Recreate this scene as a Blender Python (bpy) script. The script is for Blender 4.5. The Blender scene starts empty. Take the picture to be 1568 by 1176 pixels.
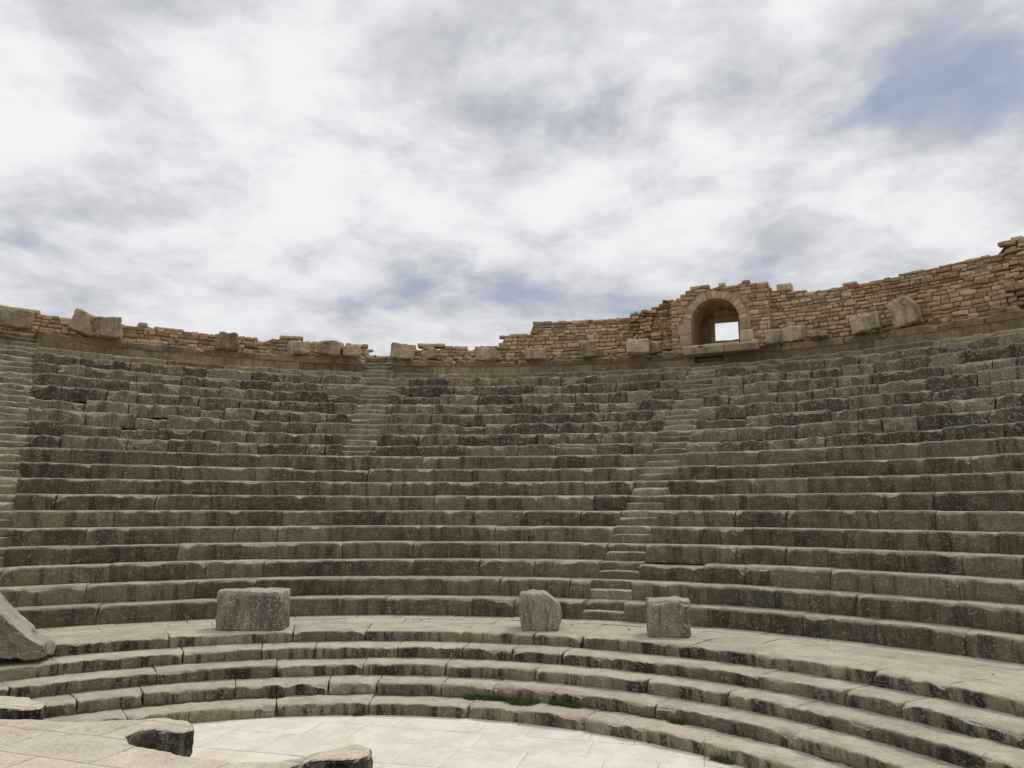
import bpy, math, random
import numpy as np
from mathutils import Vector
random.seed(7); rng=np.random.default_rng(11)
D2R=math.pi/180
# ------------------------------------------------------------------ scene
sc=bpy.context.scene
sc.view_settings.view_transform='Standard'; sc.view_settings.look='None'; sc.view_settings.exposure=0
cd=bpy.data.cameras.new('camera'); cam=bpy.data.objects.new('camera',cd); sc.collection.objects.link(cam)
cam.location=(0,0,3.4); cam.rotation_euler=((90+9.2)*D2R,0,0)
cd.sensor_width=36; cd.lens=27.18; cd.clip_end=5000; cd.clip_start=.1
sc.camera=cam
# ------------------------------------------------------------------ noise
def _h(ix,iy,iz):
    h=(ix*374761393+iy*668265263+iz*1274126177)&0xffffffff
    h=((h^(h>>13))*1103515245)&0xffffffff
    h=(h^(h>>16))&0xffffffff
    return h/2147483647.5-1.0
def vn(p):
    i=np.floor(p).astype(np.int64); f=p-i; f=f*f*(3-2*f)
    x,y,z=i[:,0],i[:,1],i[:,2]; fx,fy,fz=f[:,0],f[:,1],f[:,2]
    def L(a,b,t): return a+(b-a)*t
    a=L(_h(x,y,z),_h(x+1,y,z),fx); b=L(_h(x,y+1,z),_h(x+1,y+1,z),fx)
    c=L(_h(x,y,z+1),_h(x+1,y,z+1),fx); d=L(_h(x,y+1,z+1),_h(x+1,y+1,z+1),fx)
    return L(L(a,b,fy),L(c,d,fy),fz)
def fbm(p,o=3):
    s=0;a=1;t=0
    for k in range(o):
        s=s+a*vn(p*(2.03**k)+k*17.3); t+=a; a*=.55
    return s/t
# ------------------------------------------------------------------ mesh buffer
_tc={}
def template(nu,nr,nz,skip=''):
    key=(nu,nr,nz,skip)
    if key in _tc: return _tc[key]
    idx={};V=[];F=[]
    def v(i,j,k):
        t=(i,j,k)
        if t not in idx: idx[t]=len(V); V.append(t)
        return idx[t]
    for i in range(nu):
        for k in range(nz):
            if 'f' not in skip: F.append((v(i,0,k),v(i+1,0,k),v(i+1,0,k+1),v(i,0,k+1)))
            if 'b' not in skip: F.append((v(i,nr,k),v(i,nr,k+1),v(i+1,nr,k+1),v(i+1,nr,k)))
        for j in range(nr):
            if 'd' not in skip: F.append((v(i,j,0),v(i,j+1,0),v(i+1,j+1,0),v(i+1,j,0)))
            if 't' not in skip: F.append((v(i,j,nz),v(i+1,j,nz),v(i+1,j+1,nz),v(i,j+1,nz)))
    for j in range(nr):
        for k in range(nz):
            F.append((v(0,j,k),v(0,j,k+1),v(0,j+1,k+1),v(0,j+1,k)))
            F.append((v(nu,j,k),v(nu,j+1,k),v(nu,j+1,k+1),v(nu,j,k+1)))
    r=(np.array(V),np.array(F)); _tc[key]=r; return r
def gp(L,n,rad):
    rad=min(rad,L*.3)
    if n<3: return np.linspace(0,L,n+1)
    return np.concatenate([[0],np.linspace(rad,L-rad,n-1),[L]])
class Buf:
    def __init__(s): s.V=[];s.F=[];s.C=[];s.P=[];s.n=0
    def add(s,v,f,c,p):
        s.V.append(v);s.F.append(f+s.n);s.C.append(c);s.P.append(p);s.n+=len(v)
    def block(s,mapf,L,W,H,nu,nr,nz,rad=.02,rough=.008,freq=4.,ero=0.,under=0.,skip='',off=(0,0,0),r2=None,chip=0.):
        T,F=template(nu,nr,nz,skip)
        x=gp(L,nu,rad)[T[:,0]]; y=gp(W,nr,rad)[T[:,1]]; z=gp(H,nz,rad)[T[:,2]]
        p=np.stack([x,y,z],1); dim=np.array([L,W,H]); r=np.minimum(rad,dim*.3)
        q=np.clip(p,r,dim-r); d=p-q; n=np.linalg.norm(d/r,axis=1)
        k=np.where(n>1,1/np.maximum(n,1e-6),1)[:,None]
        hc=z/H
        p=q+d*k
        sd=rng.random(3)*200
        ns=np.stack([fbm((p+sd)*freq,3),fbm((p+sd+31)*freq,3),fbm((p+sd+67)*freq,3)],1)
        p=p+ns*rough
        if under: p[:,1]+=under*np.clip(1-hc*1.15,0,1)*(y<W*.5)
        if ero:
            dd=np.sqrt(y**2+(H-z)**2)
            e=np.clip(fbm((p+sd)*3.8,4)+.12,0,1)*np.exp(-dd/.08)*ero
            p[:,1]+=e*1.1; p[:,2]-=e
        if chip:
            for sx,uu in ((1,x),(-1,L-x)):
                if rng.random()<.5: continue
                dd=np.sqrt(y**2+(H-z)**2*.6+uu**2)
                ee=np.exp(-dd/.09)*chip*rng.random()
                p[:,0]+=sx*ee*.4;p[:,1]+=ee;p[:,2]-=ee
        w=mapf(p)
        c=np.zeros((len(w),4)); c[:,0]=rng.random(); c[:,1]=rng.random() if r2 is None else r2; c[:,2]=hc; c[:,3]=1
        P=np.stack([p[:,0]+off[0],p[:,1]+off[1],p[:,2]+off[2]],1)
        s.add(w,F,c,P)
    def obj(s,name,mat,smooth=True,parent=None):
        V=np.concatenate(s.V);F=np.concatenate(s.F);C=np.concatenate(s.C);P=np.concatenate(s.P)
        me=bpy.data.meshes.new(name)
        me.vertices.add(len(V)); me.vertices.foreach_set('co',V.astype(np.float32).ravel())
        me.loops.add(F.size); me.loops.foreach_set('vertex_index',F.astype(np.int32).ravel())
        k=F.shape[1]
        me.polygons.add(len(F)); me.polygons.foreach_set('loop_start',np.arange(0,F.size,k,dtype=np.int32))
        me.polygons.foreach_set('loop_total',np.full(len(F),k,dtype=np.int32))
        me.polygons.foreach_set('use_smooth',np.full(len(F),smooth))
        me.update(calc_edges=True)
        a=me.attributes.new('blk','FLOAT_COLOR','POINT'); a.data.foreach_set('color',C.astype(np.float32).ravel())
        a=me.attributes.new('pos','FLOAT_VECTOR','POINT'); a.data.foreach_set('vector',P.astype(np.float32).ravel())
        me.validate()
        o=bpy.data.objects.new(name,me); sc.collection.objects.link(o); me.materials.append(mat)
        if parent: o.parent=parent
        return o
def empty(name):
    e=bpy.data.objects.new(name,None); sc.collection.objects.link(e); return e
# ------------------------------------------------------------------ ring geometry of the cavea
RHO=[7.2,12.5,21.7,31.7]; CX=[-2.5,-2.6,-1.5,-1.5]; CY=[6.4,5.5,7.8,7.8]; RR=[7.2,12.5,18.9,28.9]
def ringR(rho): return np.interp(rho,RHO,RR)
def ring(th,rho,z):
    th=np.asarray(th);rho=np.asarray(rho)
    cx=np.interp(rho,RHO,CX);cy=np.interp(rho,RHO,CY);R=np.interp(rho,RHO,RR)
    return np.stack([cx+R*np.sin(th),cy+R*np.cos(th),z+0*th],-1)
def ringmap(t0,t1,L,rho0,z0):
    def f(p): return ring(t0+(t1-t0)*p[:,0]/L,rho0+p[:,1],z0+p[:,2])
    return f
def frame(origin,yaw):
    c,s=math.cos(yaw),math.sin(yaw)
    def f(p):
        return np.stack([origin[0]+p[:,0]*c-p[:,1]*s,origin[1]+p[:,0]*s+p[:,1]*c,origin[2]+p[:,2]],1)
    return f
# ------------------------------------------------------------------ materials
class NT:
    def __init__(s,tree): s.t=tree
    def n(s,typ,**k):
        nd=s.t.nodes.new(typ)
        for a,b in k.items(): setattr(nd,a,b)
        return nd
    def l(s,a,b): s.t.links.new(a,b)
    def put(s,sock,v):
        if hasattr(v,'is_output'): s.l(v,sock)
        else:
            if isinstance(v,(tuple,list)) and len(v)==3 and sock.type=='RGBA': v=(*v,1)
            sock.default_value=v
    def math(s,op,a,b=0.,c=0.,clamp=False):
        m=s.n('ShaderNodeMath',operation=op); m.use_clamp=clamp
        s.put(m.inputs[0],a);s.put(m.inputs[1],b);s.put(m.inputs[2],c); return m.outputs[0]
    def sm(s,x,a,b,lo=0.,hi=1.):
        m=s.n('ShaderNodeMapRange',interpolation_type='SMOOTHSTEP')
        s.put(m.inputs[0],x)
        for i,v in zip((1,2,3,4),(a,b,lo,hi)): m.inputs[i].default_value=v
        return m.outputs[0]
    def mix(s,f,a,b,bt='MIX'):
        m=s.n('ShaderNodeMix',data_type='RGBA',blend_type=bt)
        s.put(m.inputs[0],f);s.put(m.inputs[6],a);s.put(m.inputs[7],b); return m.outputs[2]
    def vmul(s,v,m):
        k=s.n('ShaderNodeVectorMath',operation='MULTIPLY'); s.l(v,k.inputs[0]); k.inputs[1].default_value=m; return k.outputs[0]
    def noise(s,v,scale,detail=4.,rough=.6,dist=0.):
        k=s.n('ShaderNodeTexNoise'); s.l(v,k.inputs['Vector']); k.inputs['Scale'].default_value=scale
        k.inputs['Detail'].default_value=detail;k.inputs['Roughness'].default_value=rough;k.inputs['Distortion'].default_value=dist
        return k.outputs['Fac']
def newmat(name):
    m=bpy.data.materials.new(name); m.use_nodes=True; m.node_tree.nodes.clear(); return m,NT(m.node_tree)
def finish(m,N,col,bump=None,dist=.02,rough=.93,strength=.9):
    b=N.n('ShaderNodeBsdfPrincipled'); o=N.n('ShaderNodeOutputMaterial')
    N.put(b.inputs['Base Color'],col); b.inputs['Roughness'].default_value=rough; b.inputs['Specular IOR Level'].default_value=.15
    if bump is not None:
        k=N.n('ShaderNodeBump'); k.inputs['Distance'].default_value=dist;k.inputs['Strength'].default_value=strength
        N.l(bump,k.inputs['Height']); N.l(k.outputs[0],b.inputs['Normal'])
    N.l(b.outputs[0],o.inputs[0])
def stone_mat(name,dark,light,stain,top1,top2,lichen,ochre,streak=.7,lich=.45,ochreT=.74,edge=.4,fine=24.,dist=.025,stainlo=.46,slabs=None,blockvar=.35,tone=.25,grain=1.,r2w=.06):
    m,N=newmat(name)
    P=N.n('ShaderNodeAttribute',attribute_name='pos').outputs['Vector']
    B=N.n('ShaderNodeAttribute',attribute_name='blk').outputs['Color']
    sp=N.n('ShaderNodeSeparateColor');N.l(B,sp.inputs[0]); r1,r2,hc=sp.outputs[0],sp.outputs[1],sp.outputs[2]
    nm=N.noise(P,2.1,5,.7); nf=N.noise(P,fine,4,.78); nl=N.noise(P,.45,1)
    st=N.noise(N.vmul(P,(3.6,1,.5)),1.,4,.74,.3)
    f=N.math('ADD',N.math('MULTIPLY',nm,.9),N.math('MULTIPLY',nl,.7)); f=N.math('ADD',f,N.math('MULTIPLY',r1,blockvar))
    col=N.mix(N.sm(f,.62+blockvar*.2,1.05+blockvar*.55),dark,light)
    n5=N.noise(P,6.,4,.78)
    sf=N.math('ADD',st,N.math('MULTIPLY',N.math('SUBTRACT',n5,.5),.35))
    sf=N.math('ADD',sf,N.math('MULTIPLY',N.math('SUBTRACT',r2,.5),r2w))
    col=N.mix(N.math('MULTIPLY',N.sm(sf,stainlo,stainlo+.16),streak),col,stain)
    li=N.math('ADD',N.math('MULTIPLY',nf,.62),N.math('MULTIPLY',n5,.6))
    col=N.mix(N.math('MULTIPLY',N.sm(li,.645,.73),lich),col,lichen)
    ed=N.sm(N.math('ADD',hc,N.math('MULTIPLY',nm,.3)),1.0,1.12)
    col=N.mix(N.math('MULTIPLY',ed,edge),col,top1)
    nv=N.n('ShaderNodeVectorMath',operation='ADD'); N.l(P,nv.inputs[0]); nv.inputs[1].default_value=(91,17,33)
    no=N.noise(nv.outputs[0],1.9,5,.7)
    oc=N.sm(no,ochreT,ochreT+.02)
    col=N.mix(N.math('MULTIPLY',oc,.8),col,ochre)
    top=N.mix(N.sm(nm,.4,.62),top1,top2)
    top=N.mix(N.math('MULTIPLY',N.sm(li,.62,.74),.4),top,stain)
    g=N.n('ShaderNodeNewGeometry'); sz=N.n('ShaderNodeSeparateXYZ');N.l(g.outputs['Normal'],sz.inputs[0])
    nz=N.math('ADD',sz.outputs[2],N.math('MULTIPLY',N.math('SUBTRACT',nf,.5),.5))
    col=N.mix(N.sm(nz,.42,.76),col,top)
    v=N.math('ADD',1-.78*grain,N.math('ADD',N.math('MULTIPLY',nf,.86*grain),N.math('MULTIPLY',n5,.7*grain)))
    v=N.math('MULTIPLY',v,N.math('ADD',1-tone,N.math('MULTIPLY',r1,2*tone)))
    h=N.math('ADD',N.math('MULTIPLY',nf,.8),N.math('MULTIPLY',n5,.9))
    if slabs:
        br=N.n('ShaderNodeTexBrick')
        rt=N.n('ShaderNodeVectorRotate',rotation_type='Z_AXIS'); rt.inputs['Angle'].default_value=slabs
        dm=N.n('ShaderNodeVectorMath',operation='ADD'); N.l(P,dm.inputs[0]); dn=N.n('ShaderNodeTexNoise'); N.l(P,dn.inputs['Vector']); dn.inputs['Scale'].default_value=1.5
        N.l(N.vmul(dn.outputs['Color'],(.12,.12,0)),dm.inputs[1]); N.l(dm.outputs[0],rt.inputs['Vector']); N.l(rt.outputs[0],br.inputs['Vector'])
        br.inputs['Scale'].default_value=1.; br.inputs['Brick Width'].default_value=.95; br.inputs['Row Height'].default_value=.52; br.inputs['Mortar Size'].default_value=.005; br.inputs['Mortar Smooth'].default_value=.3
        br.inputs['Color1'].default_value=(.88,.88,.88,1);br.inputs['Color2'].default_value=(1.1,1.09,1.06,1);br.inputs['Mortar'].default_value=(.5,.46,.42,1)
        col=N.mix(N.sm(sz.outputs[2],.6,.9),col,N.mix(1.,col,br.outputs['Color'],'MULTIPLY'))
        h=N.math('SUBTRACT',h,N.math('MULTIPLY',br.outputs['Fac'],.9))
    vv=N.n('ShaderNodeCombineColor'); [N.l(v,vv.inputs[i]) for i in range(3)]
    col=N.mix(1.,col,vv.outputs[0],'MULTIPLY')
    finish(m,N,col,h,dist)
    return m
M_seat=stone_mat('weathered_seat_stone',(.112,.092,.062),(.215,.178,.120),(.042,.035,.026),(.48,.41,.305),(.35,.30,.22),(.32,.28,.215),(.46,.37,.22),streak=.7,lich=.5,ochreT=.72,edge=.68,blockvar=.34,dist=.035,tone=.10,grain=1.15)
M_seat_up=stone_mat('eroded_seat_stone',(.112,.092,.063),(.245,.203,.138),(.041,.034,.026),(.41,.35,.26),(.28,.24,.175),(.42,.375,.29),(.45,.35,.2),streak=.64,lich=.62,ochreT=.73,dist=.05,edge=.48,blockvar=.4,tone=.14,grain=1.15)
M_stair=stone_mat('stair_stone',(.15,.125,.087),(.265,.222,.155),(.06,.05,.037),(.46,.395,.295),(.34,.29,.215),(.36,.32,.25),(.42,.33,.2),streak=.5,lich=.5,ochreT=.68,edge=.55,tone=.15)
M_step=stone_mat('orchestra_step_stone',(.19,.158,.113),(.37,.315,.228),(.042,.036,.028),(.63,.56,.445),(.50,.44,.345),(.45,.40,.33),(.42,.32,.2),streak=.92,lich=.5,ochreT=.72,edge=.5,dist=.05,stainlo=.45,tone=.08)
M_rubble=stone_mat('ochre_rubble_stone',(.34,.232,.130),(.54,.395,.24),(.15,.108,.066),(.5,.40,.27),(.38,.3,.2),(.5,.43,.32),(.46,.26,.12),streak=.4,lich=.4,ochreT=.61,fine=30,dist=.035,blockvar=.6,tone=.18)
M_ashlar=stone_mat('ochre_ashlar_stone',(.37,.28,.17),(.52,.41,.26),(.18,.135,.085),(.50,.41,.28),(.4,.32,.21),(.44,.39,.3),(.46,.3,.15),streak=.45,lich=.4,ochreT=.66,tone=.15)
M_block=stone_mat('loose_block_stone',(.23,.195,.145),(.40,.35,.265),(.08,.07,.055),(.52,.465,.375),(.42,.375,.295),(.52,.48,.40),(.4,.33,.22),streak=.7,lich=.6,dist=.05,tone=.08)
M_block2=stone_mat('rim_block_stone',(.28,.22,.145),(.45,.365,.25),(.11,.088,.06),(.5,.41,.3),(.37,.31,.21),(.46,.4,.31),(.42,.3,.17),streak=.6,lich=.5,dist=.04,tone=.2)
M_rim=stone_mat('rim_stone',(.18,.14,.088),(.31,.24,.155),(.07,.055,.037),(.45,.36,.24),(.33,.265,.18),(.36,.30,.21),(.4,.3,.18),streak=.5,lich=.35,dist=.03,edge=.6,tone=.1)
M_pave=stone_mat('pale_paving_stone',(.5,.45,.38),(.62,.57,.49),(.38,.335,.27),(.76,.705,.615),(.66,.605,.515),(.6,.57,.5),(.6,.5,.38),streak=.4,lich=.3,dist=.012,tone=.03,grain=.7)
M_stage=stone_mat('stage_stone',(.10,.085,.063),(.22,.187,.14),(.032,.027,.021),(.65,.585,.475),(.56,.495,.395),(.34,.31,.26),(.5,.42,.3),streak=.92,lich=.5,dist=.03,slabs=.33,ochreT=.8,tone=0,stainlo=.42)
def flat_mat(name,a,b,scale=3.):
    m,N=newmat(name); tc=N.n('ShaderNodeTexCoord').outputs['Object']
    n1=N.noise(tc,scale,6,.7); finish(m,N,N.mix(N.sm(n1,.35,.65),a,b),n1,.05); return m
M_mortar=flat_mat('earth_mortar',(.22,.155,.092),(.34,.245,.15),5)
M_fill=flat_mat('earth_fill',(.07,.057,.04),(.12,.098,.068),3)
M_ground=flat_mat('dry_ground',(.22,.18,.12),(.16,.17,.08),.3)
m,N=newmat('grass_green'); tc=N.n('ShaderNodeTexCoord').outputs['Object']
finish(m,N,N.mix(N.sm(N.noise(tc,6,3),.35,.65),(.05,.085,.02),(.11,.15,.04))); M_grass=m
# ------------------------------------------------------------------ seating rows : 10 in the lower bank, 8 in the upper
NL,NU=10,8; HL,HU=.387,.376; TL,TU=.525,.50; Z0=1.05; RB=12.5
TH0,TH1=-92*D2R,92*D2R
rows=[]
for i in range(NL+NU):
    if i<NL: rows.append([RB+TL*i,Z0+HL*i,Z0+HL*(i+1),0])
    else:
        j=i-NL; rows.append([RB+TL*NL+.22+TU*j,Z0+HL*NL+HU*j,Z0+HL*NL+HU*(j+1),1])
NR=len(rows)
def stairs_at(i):
    f=i/(NR-1)
    low=[(-39-3.4*f),(21.3+2.9*f),78]
    if i<NL: return low
    return low+[-9.3,57,-66]
HW=.47
seat=empty('roman_theatre_seating')
bl,bu,bs=Buf(),Buf(),Buf()
def row_blocks(buf,rho,z0,z1,depth,cuts,lmin,lmax,gap,**k):
    R=float(ringR(rho)); edges=[TH0]
    for c in sorted(cuts): edges+=[c*D2R-HW/R,c*D2R+HW/R]
    edges.append(TH1)
    for a,b in zip(edges[0::2],edges[1::2]):
        t=a
        while t<b-1e-4:
            L=rng.uniform(lmin,lmax)
            if (b-t)*R-L<lmin*.6: L=(b-t)*R
            t1=t+L/R; g=gap*rng.uniform(.3,1.5)
            if rng.random()<.07: g*=3
            dz=rng.normal(0,k.get('dz',.004)); dr=rng.normal(0,k.get('jit',.008))
            ero=k.get('ero',.03); rgh=k.get('rough',.007)
            if rng.random()<k.get('sink',0.):
                s_=rng.uniform(.3,1.); dz-=.09*s_; dr+=.07*s_; ero*=1.4; rgh*=1.6
            else: ero*=rng.choice([.4,.8,1.,1.6])
            nu=max(4,int(L/.06))
            buf.block(ringmap(t+g/2/R,t1-g/2/R,L,rho+dr,z0-.03),L,depth,z1-z0+.03+dz,nu,7,8,
              rad=k.get('rad',.014),rough=rgh,ero=ero,under=k.get('under',.035),
              skip='db',off=(t*R+rho*7.3,rho,z0),chip=k.get('chip',.05))
            t=t1
for i,(rho,z0,z1,bank) in enumerate(rows):
    T=TU if bank else TL
    nxt=rows[i+1][0] if i<NR-1 else rho+T
    dep=nxt-rho+.2
    cuts=stairs_at(i)
    if bank==0: row_blocks(bl,rho,z0,z1,dep,cuts,.8,2.4,.005,rough=.011,ero=.095,chip=.15,jit=.008,dz=.005,sink=.012)
    else: row_blocks(bu,rho,z0,z1,dep,cuts,.5,1.6,.012,rough=.027,ero=.24,chip=.30,jit=.022,dz=.013,rad=.02,sink=.09)
    R=float(ringR(rho))
    for c in cuts:
        a,b=c*D2R-HW/R,c*D2R+HW/R; L=2*HW; tr=(nxt-rho)
        for (ro,zt) in [(0,.5),(.5,1.)]:
            bs.block(ringmap(a-.003,b+.003,L,rho+.03+tr*ro+rng.normal(0,.01),z0-.03),L,tr+.15,(z1-z0)*zt+.03+rng.normal(0,.008),10,5,5,rad=.015,rough=.014 if bank else .01,ero=.08,skip='db',off=(c*.3+rho*5,rho,z0),chip=.08)
bl.obj('lower_tiers',M_seat,parent=seat); bu.obj('upper_tiers',M_seat_up,parent=seat)
bp=Buf()
rr=rows[-1][0]+TU+.05; zz=rows[-1][2]
cuts=[24.6,-9.6,-42,57,-66,78]
ZR=8.68
row_blocks(bp,rr-.02,zz,zz+.22,.6,cuts,1.3,2.8,.006,rough=.01,ero=.08,chip=.1,under=.0)
row_blocks(bp,rr+.30,zz+.22,ZR-.2,1.3,cuts,1.2,2.6,.005,rough=.008,ero=.0,chip=.0,under=.0,jit=.003)
row_blocks(bp,rr+.22,ZR-.2,ZR,1.4,cuts,1.0,2.6,.007,rough=.014,ero=.12,chip=.16,under=.05)
for c in cuts:
    R=float(ringR(rr)); a,b=c*D2R-HW/R,c*D2R+HW/R
    for q in range(4):
        bs.block(ringmap(a-.003,b+.003,2*HW,rr+.28*q,zz-.03),2*HW,1.0,(ZR-zz)*(q+1)/4+.02,10,5,5,rad=.02,rough=.012,ero=.06,skip='db',off=(c,rr,zz))
bp.obj('rim_podium',M_rim,parent=seat)
bs.obj('radial_stairs',M_stair,parent=seat)
def lathe(name,prof,mat,t0,t1,n,parent=None):
    prof=np.array(prof,float); V=[]
    for t in np.linspace(t0,t1,n+1): V.append(ring(np.full(len(prof),t),prof[:,0],prof[:,1]))
    m=len(prof); V=np.concatenate(V); F=[]
    for a in range(n):
        for b in range(m-1): F.append((a*m+b,(a+1)*m+b,(a+1)*m+b+1,a*m+b+1))
    bf=Buf(); bf.add(V,np.array(F),np.tile([.5,.5,.5,1.],(len(V),1)),V.copy()); return bf.obj(name,mat,parent=parent,smooth=False)
prof=[(RB+.16,.3)]
for i,(rho,z0,z1,b) in enumerate(rows): prof+=[(rho+.20,z0-.05 if i else .3),(rho+.42,z1-(z1-z0)*.75)]
prof+=[(rr+.5,ZR-.5),(rr+1.5,ZR-.06),(rr+3.6,ZR-.06),(rr+3.9,0)]
lathe('earth_core',prof,M_fill,TH0,TH1,140,seat)
# ------------------------------------------------------------------ orchestra steps + walkway
bo=Buf()
er=[7.2,7.85,8.5,9.15,9.85]
for i in range(5):
    rho=er[i]; nxt=er[i+1] if i<4 else rho+1.2
    R=float(ringR(rho)); t=TH0-.15
    while t<TH1+.15:
        L=rng.uniform(.8,2.3); t1=t+L/R; g=.007*rng.uniform(.4,2.4)
        bo.block(ringmap(t+g/2/R,t1-g/2/R,L,rho+rng.normal(0,.008),.21*i-.04),L,nxt-rho+.12,.25+rng.normal(0,.004),max(5,int(L/.042)),10,9,
            rad=.014,rough=.014,freq=7,ero=.10*rng.choice([.5,.9,1.3]),under=.055,skip='db',off=(t*R+rho*9,rho,.2*i),chip=.12)
        t=t1
for rho,dep in ((11.0+.06,.85),(11.93,.75)):
    t=TH0; R=float(ringR(rho))
    while t<TH1:
        L=rng.uniform(.6,1.4); t1=t+L/R
        bo.block(ringmap(t+.003/R,t1-.003/R,L,rho,.85),L,dep,.195+rng.normal(0,.005),9,7,3,rad=.012,rough=.007,skip='db',off=(t*R,rho*3,1))
        t=t1
steps=bo.obj('orchestra_steps',M_step)
lathe('step_core',[(7.3,0),(7.3,.1),(11,.85),(12.7,.97)],M_fill,TH0-.1,TH1+.1,90,steps)
# ------------------------------------------------------------------ orchestra paving
bf=Buf(); ya=-14*D2R
y=-9.
while y<9.:
    h=rng.uniform(.45,.95); x=-9.+rng.uniform(-.5,0)
    while x<9.:
        w=rng.uniform(.6,1.7)
        if math.hypot(x+w/2,y+h/2)<8.6:
            g=rng.uniform(.001,.005)
            bf.block(frame((-2.5+math.cos(ya)*x-math.sin(ya)*y,6.4+math.sin(ya)*x+math.cos(ya)*y,-.12),ya),w-g,h-g,.125+rng.normal(0,.0015),10,7,2,rad=.008,rough=.006,freq=2.5,skip='d',off=(x,y,0))
        x+=w
    y+=h
bf.obj('orchestra_floor',M_pave)
me=bpy.data.meshes.new('ground'); s=1500; me.from_pydata([(-s,-s,-.03),(s,-s,-.03),(s,s,-.03),(-s,s,-.03)],[],[(0,1,2,3)]); me.materials.append(M_ground)
go=bpy.data.objects.new('ground',me); sc.collection.objects.link(go)
def setattrs(me,V):
    a=me.attributes.new('pos','FLOAT_VECTOR','POINT'); a.data.foreach_set('vector',np.asarray(V,np.float32).ravel())
    a=me.attributes.new('blk','FLOAT_COLOR','POINT'); a.data.foreach_set('color',np.tile([.5,.5,.5,1.],len(V)).astype(np.float32))
def prism(name,pts,z0,z1,mat,parent=None,mapf=None):
    n=len(pts); V=[(p[0],p[1],z0) for p in pts]+[(p[0],p[1],z1) for p in pts]
    V=np.array(V,float)
    if mapf is not None: V=mapf(V)
    F=[tuple(range(n))[::-1],tuple(range(n,2*n))]+[(i,(i+1)%n,n+(i+1)%n,n+i) for i in range(n)]
    me=bpy.data.meshes.new(name); me.from_pydata([tuple(v) for v in V],[],F); me.materials.append(mat)
    setattrs(me,V)
    o=bpy.data.objects.new(name,me); sc.collection.objects.link(o)
    if parent: o.parent=parent
    return o
# ------------------------------------------------------------------ stage : one slab, its front cut by curved pulpitum niches
stage=empty('stage_platform')
E=[(-14,10.6),(-5.4,8.1),(-5.0,7.95),(-4.65,7.85),(-4.40,7.66),(-4.30,7.47),(-4.45,7.42),(-4.70,7.50),(-4.85,7.42),(-4.80,7.25),(-4.5,7.12),(-4.1,7.07),(-3.85,7.02),(-3.59,7.0),(-3.29,7.08),(-3.02,7.14),(-2.76,7.02),(-2.62,6.80),(-2.72,6.70),(-2.90,6.76),(-3.06,6.78),(-3.10,6.62),(-3.0,6.42),(-2.80,6.27),(-2.42,6.08),(-2.04,5.95),(-1.75,5.93),(-1.60,6.02),(-1.42,6.22),(-1.22,6.38),(-1.06,6.28),(-1.05,6.08),(-1.2,6.02),(-1.40,6.0),(-1.56,5.86),(-1.52,5.62),(-1.35,5.38),(-1.0,5.2),(-.6,5.1),(0,5.0),(.5,5.3),(.8,5.5),(1.1,5.1),(2.2,4.5),(9,2.2),(14,.6)]
res=[]
for a,b in zip(E[:-1],E[1:]):
    L=math.hypot(b[0]-a[0],b[1]-a[1]); n=max(1,int(L/.03)) if L<3 else int(L/.12)
    for k in range(n): res.append((a[0]+(b[0]-a[0])*k/n,a[1]+(b[1]-a[1])*k/n))
res.append(E[-1]); res=np.array(res)
for _ in range(2): res[1:-1]=(res[:-2]+2*res[1:-1]+res[2:])/4
tg=np.gradient(res,axis=0); tg/=np.linalg.norm(tg,axis=1)[:,None]; nrm=np.stack([-tg[:,1],tg[:,0]],1)
levels=[(0,.04),(.6,.03),(1.10,.03),(1.2,.0),(1.25,.01),(1.29,.0),(1.33,.015),(1.37,.02),(1.41,.0),(1.45,.01),(1.49,.0),(1.53,0),(1.57,.0),(1.592,.003),(1.602,.014)]
n=len(res); Vs=[]
for zl,ins in levels:
    p3=np.column_stack([res,np.full(n,zl)])
    d=fbm(p3*np.array([7.,7.,10.]),4)*.045*(1 if zl>1.12 else .3)
    d=d-np.clip(fbm(p3*np.array([16.,16.,20.])+9,2),0,1)*.04*(1.12<zl<1.56)
    q=res-nrm*(ins-d)[:,None]
    Vs.append(np.column_stack([q,np.full(n,zl)]))
Vs=np.concatenate(Vs); F=[]
for l in range(len(levels)-1):
    for i in range(n-1): F.append((l*n+i+1,l*n+i,(l+1)*n+i,(l+1)*n+i+1))
base=(len(levels)-1)*n; extra=np.array([[14,-8,1.602],[-14,-8,1.602]]); V=np.concatenate([Vs,extra])
me=bpy.data.meshes.new('stage_body'); me.from_pydata([tuple(v) for v in V],[],F+[tuple([len(V)-1,len(V)-2]+[base+i for i in range(n-1,-1,-1)])])
me.polygons.foreach_set('use_smooth',[False]*len(F)+[False]); me.materials.append(M_stage); setattrs(me,V); me.update()
o=bpy.data.objects.new('stage_body',me); sc.collection.objects.link(o); o.parent=stage
# ------------------------------------------------------------------ rubble wall round the rim
WR=22.9
wall=empty('rubble_masonry_wall')
def topprof(deg):
    n=float(vn(np.array([[deg*.9,3.3,1.7]]))[0]); n2=float(vn(np.array([[deg*.25,9.3,4.7]]))[0]); n3=float(vn(np.array([[deg*2.3,1.3,2.7]]))[0])
    if deg<-10.5: z=9.34+.09*n+.07*n2+.05*n3
    elif deg<-8: z=9.0
    elif deg<3.2: z=9.32+.12*n+.08*n3
    elif deg<6.2: z=9.72+.04*n
    elif deg<16.6: z=10.2+.02*n
    elif deg<21.5: z=10.25+.65*((deg-16.6)/4.9)**1.3+.2*n+.08*n3
    elif deg<30: z=9.0
    elif deg<33.5: z=10.70-.06*(deg-30)+.14*n+.08*n3
    elif deg<49.5: z=10.46+.10*(deg-33.5)/16+.05*n2+.045*n+.03*n3
    else: z=10.78+.22*n+.12*n3
    return z
bw=Buf(); z=8.6
R=float(ringR(WR))
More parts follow.
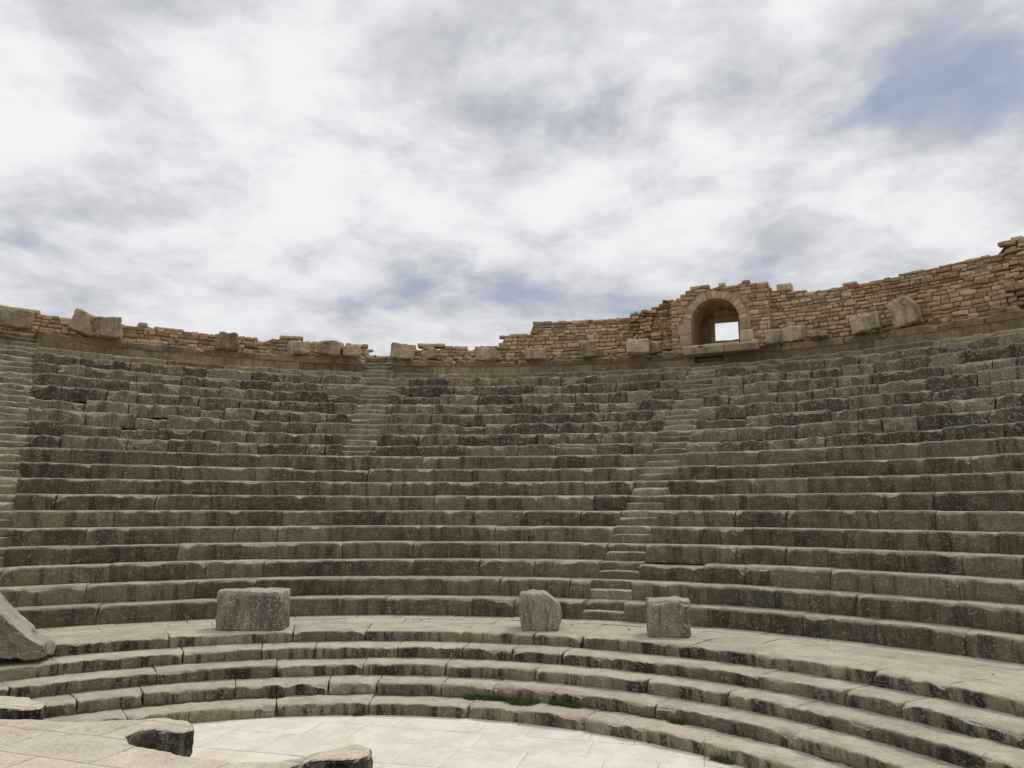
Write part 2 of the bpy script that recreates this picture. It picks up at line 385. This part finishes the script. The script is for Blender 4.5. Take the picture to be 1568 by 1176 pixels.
while z<11.2:
    ch=rng.uniform(.085,.155)
    t=-60.
    while t<80.:
        L=rng.uniform(.14,.44); dt=L/R/D2R
        tp=topprof(t+dt/2)
        if z+ch<=tp+.04 and not(21.3<t+dt/2<29.8):
            ruin= 16.6<t<21.5 or t>49.
            g=.014
            jit=rng.normal(0,.016)
            if ruin: jit+=.26*float(vn(np.array([[t*.9,z*3,5.]]))[0])
            cz=ch-g+rng.normal(0,.014)
            bw.block(ringmap(t*D2R+g/2/R,(t+dt)*D2R-g/2/R,L,WR+jit,z+g/2+rng.normal(0,.009)),L,.3,cz,4,3,3,rad=.03,rough=.02 if not ruin else .045,freq=7,skip='b',off=(t*R*D2R+20*rng.random(),0,z))
        t+=dt
    z+=ch
bw.obj('rubble_facing',M_rubble,parent=wall)
degs=np.arange(-60,80.1,.5); V=[];F=[]
dl=[d for d in degs if not(21.4<d<29.7)]
for d in dl:
    tp=topprof(float(d))-.08; rf=.26 if (16.6<d<21.5 or d>49.) else .06
    q=ring(np.full(4,d*D2R),np.array([WR+rf,WR+rf,WR+.7,WR+.7]),np.array([8.5,tp,tp,8.5])); V.append(q)
for i in range(len(dl)-1):
    if dl[i+1]-dl[i]>1: continue
    for b in range(3): F.append((i*4+b,(i+1)*4+b,(i+1)*4+b+1,i*4+b+1))
for i in range(len(dl)):
    if i==0 or i==len(dl)-1 or dl[i]-dl[i-1]>1 or dl[i+1]-dl[i]>1: F.append((i*4,i*4+1,i*4+2,i*4+3))
V=np.concatenate(V); b_=Buf(); b_.add(V,np.array(F),np.tile([.5,.5,.5,1.],(len(V),1)),V.copy()); b_.obj('wall_core',M_mortar,parent=wall,smooth=False)
bcap=Buf()
for t,L,h in [(-44,1.3,.14),(-31,.9,.1),(-19.5,.8,.12),(-5.6,1.0,.12),(4,.7,.09),(31.0,.45,.24)]:
    tp=topprof(t+1)
    bcap.block(ringmap(t*D2R,t*D2R+L/R,L,WR-.02,tp-.04),L,.5,h,7,5,4,rad=.035,rough=.03,off=(t,0,9))
bcap.obj('wall_capping',M_ashlar,parent=wall)
# ------------------------------------------------------------------ arch gateway
TA=25.2*D2R; gate=empty('stone_arch_gateway')
o0=ring(np.array(TA),np.array(WR-.32),8.6)
gm_f=frame((o0[0],o0[1],0),-TA)
WL,WRt=-1.5,1.8; ZS,ZT=9.72,11.0; AR=.82
def gx(V): return gm_f(np.stack([V[:,0],V[:,2],V[:,1]],1))
arc=[(AR*math.cos(a),ZS+AR*math.sin(a)) for a in np.linspace(0,math.pi,19)]
def gtop(x): return ZT+ .03*math.sin(x*9)-.45*max(0,(-x-.7))/.8 - .1*max(0,x-1.1)+.05*float(vn(np.array([[x*3.,5.,5.]]))[0])
tops=[(x,gtop(x)-.07) for x in np.linspace(WL,WRt,24)]
outline=[(WL,8.5)]+tops+[(WRt,8.5),(AR,8.5),(AR,ZS)]+arc[1:-1]+[(-AR,ZS),(-AR,8.5)]
prism('gate_core',outline,.06,2.1,M_rubble,gate,gx)
bg=Buf(); z=8.6
def off_map(x,y,z): return lambda p: gm_f(np.stack([p[:,0]+x,p[:,1]+y,p[:,2]+z],1))
while z<11.1:
    ch=rng.uniform(.11,.17); x=WL
    while x<WRt:
        L=rng.uniform(.16,.4); L=min(L,WRt-x) if WRt-x<.5 else L
        xm=x+L/2; zm=z+ch/2
        inarch=(abs(xm)<AR+.42 and zm<ZS) or (math.hypot(xm,max(0,zm-ZS))<AR+.34 and zm>=ZS)
        if z+ch<gtop(xm)+.04 and not inarch:
            bg.block(off_map(x+.006,rng.normal(0,.012),z+.006),L-.012,.25,ch-.012,4,3,3,rad=.025,rough=.016,freq=7,off=(x+9*rng.random(),0,z))
        x+=L
    z+=ch
for sx in (WL,WRt-.0):
    z=8.6
    while z<10.9:
        ch=rng.uniform(.11,.17); y=.25
        while y<2.0:
            L=rng.uniform(.2,.4)
            if z+ch<gtop(sx)+.02: bg.block(off_map(sx-.06,y,z+.006),.12,L-.012,ch-.012,3,4,3,rad=.02,rough=.012,freq=7,off=(y,0,z))
            y+=L
        z+=ch
bg.obj('gate_rubble',M_rubble,parent=gate)
ba=Buf()
for s_ in (-1,1):
    z=8.62
    while z<ZS-.01:
        h=min(rng.uniform(.3,.42),ZS-z); h=ZS-z if ZS-z-h<.12 else h
        w=rng.uniform(.34,.5)
        x0=AR-.01 if s_>0 else -AR+.01-w
        ba.block(off_map(x0,-.03,z+.004),w,.5,h-.008,6,6,5,rad=.02,rough=.012,off=(x0*5,0,z)); z+=h
nv=17
for k in range(nv):
    a0=math.pi*k/nv+.004;a1=math.pi*(k+1)/nv-.004; L=AR*(a1-a0)*1.15
    def vm(p,a0=a0,a1=a1,L=L):
        a=a1+(a0-a1)*p[:,0]/L; r=AR-.008+p[:,2]
        return gm_f(np.stack([r*np.cos(a),p[:,1]-.03,ZS+r*np.sin(a)],1))
    ba.block(vm,L,.5,.22+.05*rng.random(),4,5,5,rad=.012,rough=.010,off=(k*3.1,0,0))
def gb(x0,x1,y0,y1,z0,z1,buf=ba,rough=.008):
    buf.block(off_map(x0,y0,z0),x1-x0,y1-y0,z1-z0,8,6,6,rad=.015,rough=rough,ero=.04,off=(x0*4,y0,z0))
gb(-.9,-.36,1.75,2.05,8.7,10.8); gb(.52,.9,1.75,2.05,8.7,10.8); gb(-.36,.52,1.76,2.04,8.7,9.42); gb(-.36,.52,1.76,2.04,10.12,10.8)
gb(-.52,.66,1.6,1.8,10.1,10.26); gb(-.5,-.36,1.62,1.8,9.3,10.1); gb(.52,.64,1.62,1.8,9.3,10.1)
gb(-.8,.8,-.2,1.8,8.64,8.93)
ba.obj('gate_ashlar',M_ashlar,parent=gate)
bt=Buf()
gb(-.9,.1,-.46,-.2,8.5,8.83,bt,.012); gb(.11,.95,-.47,-.2,8.5,8.82,bt,.012); gb(-.95,.4,-.74,-.46,8.5,8.75,bt,.012); gb(.41,1.5,-.75,-.47,8.5,8.74,bt,.012)
bt.obj('gate_steps',M_rim,parent=gate)
# ------------------------------------------------------------------ loose blocks
def loose(x,y,z,w,d,h,yaw,mat,taper=None,rough=.03,name='stone_block',tilt=0.,rad=.03,nu=22):
    b=Buf(); base=frame((x,y,z),yaw)
    def mp(p,w=w,d=d,h=h):
        q=p.copy(); q[:,0]-=w/2; q[:,1]-=d/2
        if taper:
            zz=q[:,2]/h
            lx=np.interp(zz,[t[0] for t in taper],[t[1] for t in taper]); rx=np.interp(zz,[t[0] for t in taper],[t[2] for t in taper])
            f=(q[:,0]+w/2)/w; q[:,0]=lx*w+(rx-lx)*w*f
        if tilt:
            c,s=math.cos(tilt),math.sin(tilt); X=q[:,0]*c-q[:,2]*s; Z=q[:,0]*s+q[:,2]*c; q[:,0]=X;q[:,2]=Z+abs(s)*w*.35
        return base(q)
    b.block(mp,w,d,h,nu,13,18,rad=rad,rough=rough,freq=4.5,ero=.09,off=(x*3,y,z),chip=.14)
    return b.obj(name,mat)
WZ=1.045
loose(-5.17,16.0,WZ,1.27,.6,.76,.03,M_block,rough=.045,rad=.02,nu=40)
loose(.56,16.0,WZ,.86,.6,.72,-.05,M_block,taper=[(0,-.42,.42),(.45,-.46,.5),(.7,-.47,.46),(1,-.44,.12)],rough=.035,rad=.02)
loose(2.95,15.1,WZ,.78,.55,.68,-.15,M_block,rough=.05,rad=.03)
loose(-8.95,13.6,WZ-.1,1.9,.8,1.0,.3,M_block,taper=[(0,-.5,.55),(.2,-.5,.52),(.3,-.5,.40),(.5,-.5,.30),(.7,-.45,.2),(.85,-.4,.1),(1,-.34,.04)],rough=.12,rad=.03,nu=36)
def rimblock(deg,w,h,dr=.5,d=.5,tilt=0.,taper=None):
    p=ring(np.array(deg*D2R),np.array(21.85+dr),ZR-.01)
    loose(float(p[0]),float(p[1]),float(p[2]),w,d,h,-deg*D2R+rng.normal(0,.12),M_block2,taper=taper,tilt=tilt,rough=.06,rad=.03)
for a in [(-42.5,.9,.5,.4),(-37.2,.85,.66,.5,.5,-.3),(-35.2,.8,.62,.3,.5,.05),(-24.6,.75,.6,.5,.5,0,[(0,-.5,.5),(.55,-.48,.5),(.6,-.4,.4),(1,-.35,.45)]),
          (-17.6,.7,.45,.5,.45,.15),(-14.6,.8,.5,.3,.5,-.1),(-12.4,.6,.36,.2),(-7.2,.75,.55,.4),(-4.2,.55,.36,.6,.4,.2),(1.9,.9,.45,.5,.5,0,[(0,-.5,.5),(.5,-.5,.5),(1,-.4,.2)]),(6.9,.75,.38,.4),(12.6,.55,.58,.5,.5,.12),(17.7,.75,.5,.1),(19.4,.4,.3,.4,.4,.2),
          (31.0,.5,.45,.4),(32.6,.7,.5,.5,.5,.07),(35.0,.55,.2,.2),(39.2,.8,.5,.4,.5,.16),(42.3,.85,.85,.5,.5,.2,[(0,-.35,.5),(.6,-.3,.5),(1,-.5,.35)])]:
    rimblock(*a)
bd=Buf()
for k in range(130):
    dg=rng.uniform(-48,58); s=rng.uniform(.05,.2); p=ring(np.array(dg*D2R),np.array(21.6+rng.uniform(.15,1.1)),ZR-.01)
    bd.block(frame(tuple(float(v) for v in p),rng.uniform(0,3)),s*rng.uniform(1,1.8),s,s*rng.uniform(.5,1.),4,4,4,rad=.05,rough=.04,freq=6,off=(k*3,0,0))
for k in range(26):
    dg=rng.uniform(-55,60); s=rng.uniform(.015,.04); p=ring(np.array(dg*D2R),np.array(rng.uniform(11.,12.4)),1.04)
    bd.block(frame(tuple(float(v) for v in p),rng.uniform(0,3)),s*1.4,s,s*.7,3,3,3,rad=.02,rough=.01,freq=12,off=(k*3,0,0))
bd.obj('rubble_stones',M_block2)
# ------------------------------------------------------------------ grass tufts
def grass(name,pts,n,hh,spread):
    V=[];F=[]
    for k in range(n):
        p=pts[rng.integers(len(pts))]; x,y,z=p[0]+rng.normal(0,spread),p[1]+rng.normal(0,spread),p[2]
        h=hh*rng.uniform(.4,1.3); a=rng.uniform(0,6.28); w=.007
        lx,ly=rng.normal(0,h*.45,2); i=len(V)
        V+=[(x-w*math.cos(a),y-w*math.sin(a),z-.01),(x+w*math.cos(a),y+w*math.sin(a),z-.01),(x+lx,y+ly,z+h)]
        F.append((i,i+1,i+2))
    me=bpy.data.meshes.new(name); me.from_pydata(V,[],F); me.materials.append(M_grass)
    o=bpy.data.objects.new(name,me); sc.collection.objects.link(o)
def ringpts(d0,d1,rho,z,n=60):
    return [tuple(ring(np.array(t*D2R),np.array(rho),z)) for t in np.linspace(d0,d1,n)]
grass('grass_tuft',ringpts(13,22,7.78,.215),2800,.065,.035)
grass('grass_tuft',ringpts(19,21.5,7.66,.215),1200,.065,.05)
grass('grass_tuft',ringpts(24,27.5,7.80,.215),900,.075,.025)
grass('grass_tuft',ringpts(39,40.5,7.80,.215),250,.06,.025)
grass('grass_tuft',ringpts(47,49,7.14,.0),350,.08,.03)
grass('grass_tuft',ringpts(-1,0,7.14,.0),120,.07,.02)
grass('grass_tuft',ringpts(-12,-10.5,7.78,.215),180,.06,.02)
grass('weed_clump',ringpts(16.8,18.6,WR+.3,10.3),500,.18,.1)
# ------------------------------------------------------------------ world
w=bpy.data.worlds.new('World'); sc.world=w; w.use_nodes=True; w.node_tree.nodes.clear(); N=NT(w.node_tree)
EL,AZ=58,48
sky=N.n('ShaderNodeTexSky',sky_type='NISHITA'); sky.sun_disc=False; sky.sun_elevation=EL*D2R; sky.sun_rotation=AZ*D2R
tc=N.n('ShaderNodeTexCoord').outputs['Generated']
sx=N.n('ShaderNodeSeparateXYZ'); N.l(tc,sx.inputs[0])
den=N.math('ADD',N.math('MAXIMUM',sx.outputs[2],0.),.24)
cx=N.math('DIVIDE',sx.outputs[0],den); cy=N.math('DIVIDE',sx.outputs[1],den)
cv=N.n('ShaderNodeCombineXYZ'); N.l(cx,cv.inputs[0]);N.l(cy,cv.inputs[1]); cv.inputs[2].default_value=8.15
C=cv.outputs[0]
n1=N.noise(C,2.3,7,.55,.2); n2=N.noise(C,.8,2,.5,.1); n3=N.noise(C,6.0,5,.6,.25)
dens=N.math('ADD',N.math('MULTIPLY',n1,.6),N.math('MULTIPLY',n2,.4))
light=N.math('ADD',N.math('MULTIPLY',n3,.3),N.math('MULTIPLY',n1,.42)); light=N.math('ADD',light,N.math('MULTIPLY',n2,.28))
cloud=N.mix(N.sm(light,.39,.58),(5.0,5.15,5.65),(8.9,8.95,9.1))
hz=N.sm(sx.outputs[2],.12,.42,1.,0.)
cloud=N.mix(N.math('MULTIPLY',hz,.3),cloud,(6.5,6.6,6.9))
cov=N.sm(dens,.35,.46)
blue=N.mix(.75,sky.outputs[0],(3.3,3.8,5.0))
col=N.mix(N.math('MAXIMUM',cov,N.math('MULTIPLY',hz,.65)),blue,cloud)
up=N.sm(sx.outputs[2],.6,.95,1.,1.65)
uu=N.n('ShaderNodeCombineColor'); [N.l(up,uu.inputs[i]) for i in range(3)]
col=N.mix(1.,col,uu.outputs[0],'MULTIPLY')
bgd=N.n('ShaderNodeBackground'); bgd.inputs[1].default_value=.1; N.l(col,bgd.inputs[0])
wo=N.n('ShaderNodeOutputWorld'); N.l(bgd.outputs[0],wo.inputs[0])
ld=bpy.data.lights.new('sun','SUN'); ld.energy=1.5; ld.angle=12*D2R; ld.color=(1,.94,.85)
lo=bpy.data.objects.new('sun',ld); sc.collection.objects.link(lo)
dv=Vector((math.sin(AZ*D2R)*math.cos(EL*D2R),math.cos(AZ*D2R)*math.cos(EL*D2R),math.sin(EL*D2R)))
lo.rotation_euler=dv.to_track_quat('Z','Y').to_euler(); lo.location=(20,20,40)
print('VERTS',sum(len(o.data.vertices) for o in sc.objects if o.type=='MESH'))
